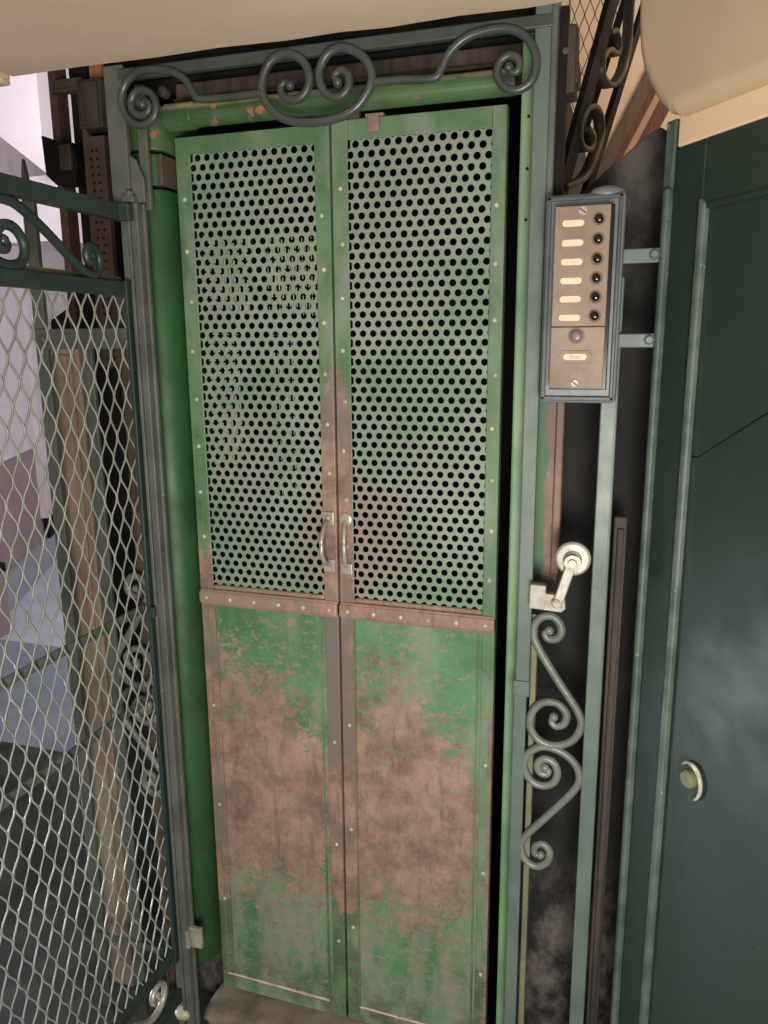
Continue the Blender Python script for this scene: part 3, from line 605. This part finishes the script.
# scrolls between the two top rails, and between the two bottom rails
def s_curve(yc, flip):
    pts = [(0.100, 0.0),(0.106, 0.010),(0.097, 0.018),(0.084, 0.012),(0.080,-0.006),(0.092,-0.024),(0.110,-0.026),(0.128,-0.012),(0.131, 0.012),(0.118, 0.036),(0.094, 0.042),(0.062, 0.030),(0.0, -0.010)]
    k = []
    for a, b in pts: k.append((a, b))
    k2 = [(-a, -b-0.02) for a, b in pts[:-1]][::-1]
    return [(yc+(a if not flip else -a), 1.776-0.0+b*0.86) for a, b in k+k2]
# one S: eye near the hinge stile, diagonal shank rising away, second eye under the top rail
near = [(-0.098,1.757),(-0.106,1.764),(-0.114,1.757),(-0.112,1.745),(-0.099,1.739),(-0.084,1.747),(-0.079,1.763),(-0.090,1.778),(-0.110,1.781),(-0.127,1.768),(-0.131,1.748),(-0.122,1.731),(-0.108,1.724)]
S_G1 = [(-0.103,1.757),(-0.111,1.753),(-0.108,1.744),(-0.096,1.743),(-0.089,1.754),(-0.094,1.769),(-0.110,1.774),(-0.125,1.763),(-0.126,1.744)]
S_G1 = [(-0.101,1.756),(-0.108,1.762),(-0.116,1.756),(-0.114,1.744),(-0.101,1.740),(-0.089,1.748),(-0.087,1.763),(-0.100,1.776),(-0.117,1.775)]
eye1 = [(-0.104,1.758),(-0.097,1.752),(-0.104,1.745),(-0.114,1.750),(-0.115,1.763),(-0.103,1.772),(-0.088,1.766),(-0.080,1.750),(-0.085,1.733),(-0.101,1.724),(-0.122,1.727),(-0.155,1.745),(-0.215,1.785),(-0.270,1.815),(-0.300,1.822),(-0.335,1.820)]
gg(scroll(eye1, YZ(GX), 0.0085, (True, False)), 'scroll', 'gate', smooth=True)
eye2 = [(-0.312,1.760),(-0.304,1.754),(-0.312,1.746),(-0.326,1.752),(-0.325,1.770),(-0.308,1.784),(-0.283,1.779),(-0.268,1.757),(-0.275,1.733),(-0.298,1.724),(-0.330,1.728),(-0.390,1.760),(-0.450,1.800),(-0.500,1.822)]
gg(scroll(eye2, YZ(GX), 0.0085, (True, False)), 'scroll', 'gate', smooth=True)
eye3 = [(a-0.30, b) for a, b in eye1]
gg(scroll(eye3, YZ(GX), 0.0085, (True, False)), 'scroll', 'gate', smooth=True)
low1 = [(a, b+0.024) for a, b in [(-0.085,0.148),(-0.078,0.142),(-0.086,0.134),(-0.099,0.140),(-0.099,0.157),(-0.083,0.168),(-0.062,0.160),(-0.055,0.138),(-0.066,0.114),(-0.092,0.104),(-0.125,0.112),(-0.180,0.150),(-0.24,0.180),(-0.30,0.182)]]
gg(scroll(low1, YZ(GX), 0.0075, (True, False)), 'scroll', 'steel', smooth=True)
gg(scroll([(a-0.24, b) for a, b in low1], YZ(GX), 0.0075, (True, False)), 'scroll', 'gate', smooth=True)
# expanded metal: zigzag strands that meet at the knuckles
def expanded(y0, y1, z0, z1, w=0.037, h=0.0775, r=0.0019):
    bm = bmesh.new(); mb = MB(); mb.bm.free(); mb.bm = bm
    n = int((y1-y0)/(w/2)); A = w/4-0.0004
    for j in range(n+1):
        yc = y1 - j*w/2 - w/4; sg = 1 if j % 2 else -1; pts = []
        q = 0; z = z0
        while z < z1+1e-6:
            k = (z-z0)/(h/2); tri = 1-2*abs(((k*0.5) % 1)*2-1); tri = max(-1, min(1, tri*1.45))
            pts.append((GX+0.001*math.cos(k*PI), yc+sg*A*tri, z)); z += h/8
        mb.tube(pts, r, 4, caps=False)
    return mb
me_ = gg(expanded(GY+0.012, -0.012, 0.225, 1.70), 'wire_mesh', 'mesh', smooth=True)

# ================================================================== GREEN PANELLED DOOR at the right
dr = thing('panelled_door', 'bottle green panelled door swung open at the right, with small round lock cover', 'door', tuple(D0), rz=-(PI/2-TH))
def dp(mb, *a, **k): return rel(mb.build(*a, parent=dr, **k), dr)
DW = 0.80
dp(MB().prism([(0, 0), (0.066, 0), (0.066, 1.885), (0, 1.885)], doorp, 0.0, 0.04), 'stile', 'door', bevel=0.003)
dp(MB().prism([(DW-0.1, 0), (DW, 0), (DW, 1.885), (DW-0.1, 1.885)], doorp, 0.0, 0.04), 'stile', 'door', bevel=0.003)
dp(MB().prism([(0.066, 1.795), (DW-0.1, 1.795), (DW-0.1, 1.885), (0.066, 1.885)], doorp, 0.0, 0.04), 'top_rail', 'door', bevel=0.002)
dp(MB().prism([(0.066, 0.0), (DW-0.1, 0.0), (DW-0.1, 0.16), (0.066, 0.16)], doorp, 0.0, 0.04), 'bottom_rail', 'door', bevel=0.002)
# recessed panel of two boards meeting on a raking open joint
gl = lambda s: 1.427+(s-0.09)*0.607
dp(MB().prism([(0.066, 0.16), (DW-0.1, 0.16), (DW-0.1, gl(DW-0.1)-0.0035), (0.088, gl(0.088)-0.001), (0.066, gl(0.088)-0.001)], doorp, 0.006, 0.03)
   .prism([(0.066, gl(0.088)+0.0005), (0.088, gl(0.088)+0.0005), (DW-0.1, gl(DW-0.1)+0.0005), (DW-0.1, 1.795), (0.066, 1.795)], doorp, 0.006, 0.03), 'panel', 'door', bevel=0.001)
dp(MB().prism([(0.07, 0.16), (DW-0.1, 0.16), (DW-0.1, 1.79), (0.07, 1.79)], doorp, 0.0305, 0.036), 'panel_back', 'black')
mo = MB()
mo.prism([(0.062, 0.14), (0.076, 0.14), (0.076, 1.795), (0.062, 1.805)], doorp, -0.006, 0.008)
dp(mo, 'moulding', 'door_edge', bevel=0.004)
dp(MB().prism([(0.066, 1.787), (DW-0.1, 1.787), (DW-0.1, 1.797), (0.066, 1.797)], doorp, -0.002, 0.008), 'moulding', 'door', bevel=0.003)
dp(MB().prism([(-0.034, 0), (-0.010, 0), (-0.010, 1.93), (-0.034, 1.93)], doorp, 0.004, 0.03).prism([(-0.020, 0), (-0.008, 0), (-0.008, 1.83), (-0.020, 1.83)], doorp, -0.006, 0.01), 'edge_strip', 'door_edge', bevel=0.004)
lkc = doorp(0.132, 0.908, 0.006)
q = dp(MB().lathe(lkc, -dn, [(0, 0.016), (0.010, 0.015), (0.013, 0.011)], 20), 'lock_cylinder', 'olive', smooth=False)
ring = []
for k in range(15):
    a = PI*0.78 - PI*1.12*k/14
    ring.append(doorp(0.135+0.025*math.cos(a), 0.905+0.031*math.sin(a), 0.0))
dp(MB().tube(ring, [0.0018+0.0022*math.sin(PI*i/14) for i in range(15)], 6), 'lock_cover', 'rivet', smooth=True)

# ================================================================== STAIR RAILING up behind the right post
RD = Vector((.21, .98, 0)).normalized(); R0 = Vector((-.165, .4, 0))
def rp(u, v, d=0.0): return R0 + RD*u + Vector((.98, -.21, 0)).normalized()*d + Vector((0, 0, v))
ra = thing('stair_railing', 'dark iron stair railing with scrolls rising behind the right post', 'railing', (-.165, .4, 1.85))
def rr(mb, *a, **k): return rel(mb.build(*a, parent=ra, **k), ra)
def bar(p, q, w, d=0.014):
    a, b = Vector(p), Vector(q); n = Vector((-(b-a).y, (b-a).x)).normalized()*w/2
    return MB().prism([tuple(a+n), tuple(b+n), tuple(b-n), tuple(a-n)], lambda u, v, dd_: rp(u, v, dd_), -d/2, d/2)
rr(bar((-0.06, 1.858), (0.60, 2.80), 0.050), 'stringer_bar', 'darkiron', bevel=0.002)
rr(bar((0.09, 1.855), (0.90, 2.79), 0.030), 'lower_bar', 'darkiron', bevel=0.002)
sA = [(0.470,2.56),(0.442,2.393),(0.436,2.301),(0.390,2.226),(0.300,2.176),(0.225,2.175),(0.214,2.210),(0.262,2.240),(0.330,2.250),(0.344,2.275),(0.310,2.292),(0.262,2.275)]
sB = [(-0.025,1.905),(0.120,1.950),(0.195,2.010),(0.232,2.062),(0.214,2.094),(0.160,2.099),(0.100,2.076),(0.062,2.033),(0.084,2.004),(0.150,2.012),(0.163,2.040),(0.118,2.046)]
def ribbon(P, w=0.024, t=0.005):
    pts = smoothpts([(u, v, 0) for u, v in P], 6); mb = MB(); rows = []
    for i, p in enumerate(pts):
        a, b = pts[max(i-1, 0)], pts[min(i+1, len(pts)-1)]; n = Vector((-(b-a).y, (b-a).x, 0)).normalized()*t
        rows.append([mb.bm.verts.new(rp(*(p+n*s)[:2], d)) for s, d in ((1, -w/2), (-1, -w/2), (-1, w/2), (1, w/2))])
    for i in range(len(rows)-1):
        for k in range(4): mb.bm.faces.new((rows[i][k], rows[i][(k+1) % 4], rows[i+1][(k+1) % 4], rows[i+1][k]))
    mb.bm.faces.new(rows[0][::-1]); mb.bm.faces.new(rows[-1]); return mb
rr(ribbon(sA), 'scroll', 'oldbrass', smooth=True); rr(ribbon(sB), 'scroll', 'oldbrass', smooth=True)
# wire mesh at the far side of the shaft, its lower edge following the stairs
wm = MB(); w, h = 0.030, 0.078
for j in range(24):
    xc = -0.42+j*w/2; sg = 1 if j % 2 else -1; pts = []
    z = 1.90
    while z < 3.0:
        k = (z-1.9)/(h/2); tri = 1-2*abs(((k*0.5) % 1)*2-1)
        if z > 2.02+(xc+0.265)*3.3: pts.append((xc+sg*(w/4-.0004)*max(-1, min(1, tri*1.25)), 1.34, z))
        z += h/8
    wm.tube(pts, 0.0017, 4, caps=False)
sm_ = thing('shaft_mesh', 'brown diamond wire mesh at the far side of the shaft above the call box', 'wire mesh', (-0.2, 1.34, 2.0))
rel(wm.build('wire', 'rustiron', sm_), sm_)
rel(MB().prism([(-0.44, 1.50), (-0.40, 1.50), (-0.06, 2.70), (-0.08, 2.70)], pXZ, 1.335, 1.347).build('edge_bar', 'darkiron', sm_), sm_)
lb = thing('limit_switch', 'small dark rusty switch box on the shaft side behind the right post', 'switch box', (-0.13, 0.04, 1.98))
rel(MB().box(-0.147, -0.122, 0.03, 0.09, 1.985, 2.085).box(-0.147, -0.117, 0.035, 0.085, 2.0, 2.03).build('housing', 'sootwood', lb, bevel=0.004), lb)
rel(MB().lathe((-0.138, 0.03, 2.045), (0, -1, 0), [(0, 0.005), (0.004, 0.005)], 10).build('bolt', 'rustiron', lb), lb)
rel(MB().box(-0.147, -0.135, 0.028, 0.05, 1.80, 2.11).build('mounting_strip', 'darkiron', lb), lb)

# ================================================================== MACHINERY at the upper left of the shaft
tag(MB().box(-1.288, -1.268, 0.24, 0.262, 1.55, 2.6).box(-1.284, -1.272, 0.262, 0.285, 1.55, 2.6).build('guide_rail', 'rustiron', bevel=0.002), 'thin rusty brown guide rail left of the shaft, against the white wall', 'rail')
tag(MB().box(-1.236, -1.155, 0.270, 0.295, 1.60, 2.5).box(-1.215, -1.203, 0.262, 0.271, 1.72, 2.4).build('channel_plate', 'darkiron', bevel=0.002), 'tall dark iron channel plate beside the rusty guide rail', 'channel')
tag(MB().box(-1.275, -1.195, 0.232, 0.25, 2.150, 2.172).box(-1.275, -1.20, 0.225, 0.25, 2.144, 2.151).build('rail_clip', 'oldbrass', bevel=0.002), 'yellowish clip bar joining the guide rail near the ceiling', 'bracket')
ib = thing('interlock_box', 'dark hexagonal interlock box on the guide rail above the gate', 'switch box', (-1.28, 0.23, 1.98))
IX = 0.034
rel(MB().prism([(x+IX, z) for x, z in [(-1.322, 2.055), (-1.300, 2.040), (-1.245, 2.035), (-1.232, 1.99), (-1.242, 1.945), (-1.295, 1.95), (-1.318, 1.97)]], pXZ, 0.20, 0.238).build('housing', 'darkiron', ib, bevel=0.004), ib)
rel(MB().box(-1.236, -1.206, 0.19, 0.201, 1.975, 2.028).build('cover', 'oldbrass', ib, bevel=0.003), ib)
tag(MB().box(-1.192, -1.132, 0.21, 0.25, 2.060, 2.158).box(-1.186, -1.138, 0.204, 0.211, 2.066, 2.152).build('junction_box', 'sootwood', bevel=0.003), 'dark brown junction box left of the left post top', 'box')
tag(MB().box(-1.186, -1.155, 0.25, 0.262, 2.160, 2.5).build('timber_slat', 'orange', bevel=0.002), 'orange brown timber slat above the junction box', 'slat')
ps = MB().box(-1.190, -1.135, 0.215, 0.230, 1.55, 2.045)
ps.prism([(-1.190, 2.045), (-1.170, 2.045), (-1.190, 2.075)], pXZ, 0.215, 0.230)
pst = thing('punched_strip', 'brown punched metal strip hanging below the junction box', 'metal strip', (-1.16, 0.22, 1.55))
rel(ps.build('strip', 'perfbrown', pst, bevel=0.001), pst)
ph = MB(); z = 1.57
while z < 2.03:
    for x in (-1.170, -1.154): ph.lathe((x+random.uniform(-.003, .003), 0.2152, z), (0, -1, 0), [(0, 0.0036), (0.0008, 0.0036)], 7)
    z += 0.0165
rel(ph.build('punched_holes', 'black', pst), pst)['kind'] = 'stuff'
# corridor bollard
bo = thing('bollard', 'brown corridor bollard with black cap by the grey skirting', 'bollard', (-3.38, 1.985, 0))
rel(MB().box(-3.43, -3.325, 1.93, 2.04, 0.0, 0.36).box(-3.435, -3.32, 1.925, 2.045, 0.0, 0.02).build('body', 'dado', bo, bevel=0.006), bo)
rel(MB().box(-3.435, -3.32, 1.925, 2.045, 0.36, 0.415).build('cap', 'black', bo, bevel=0.008), bo)
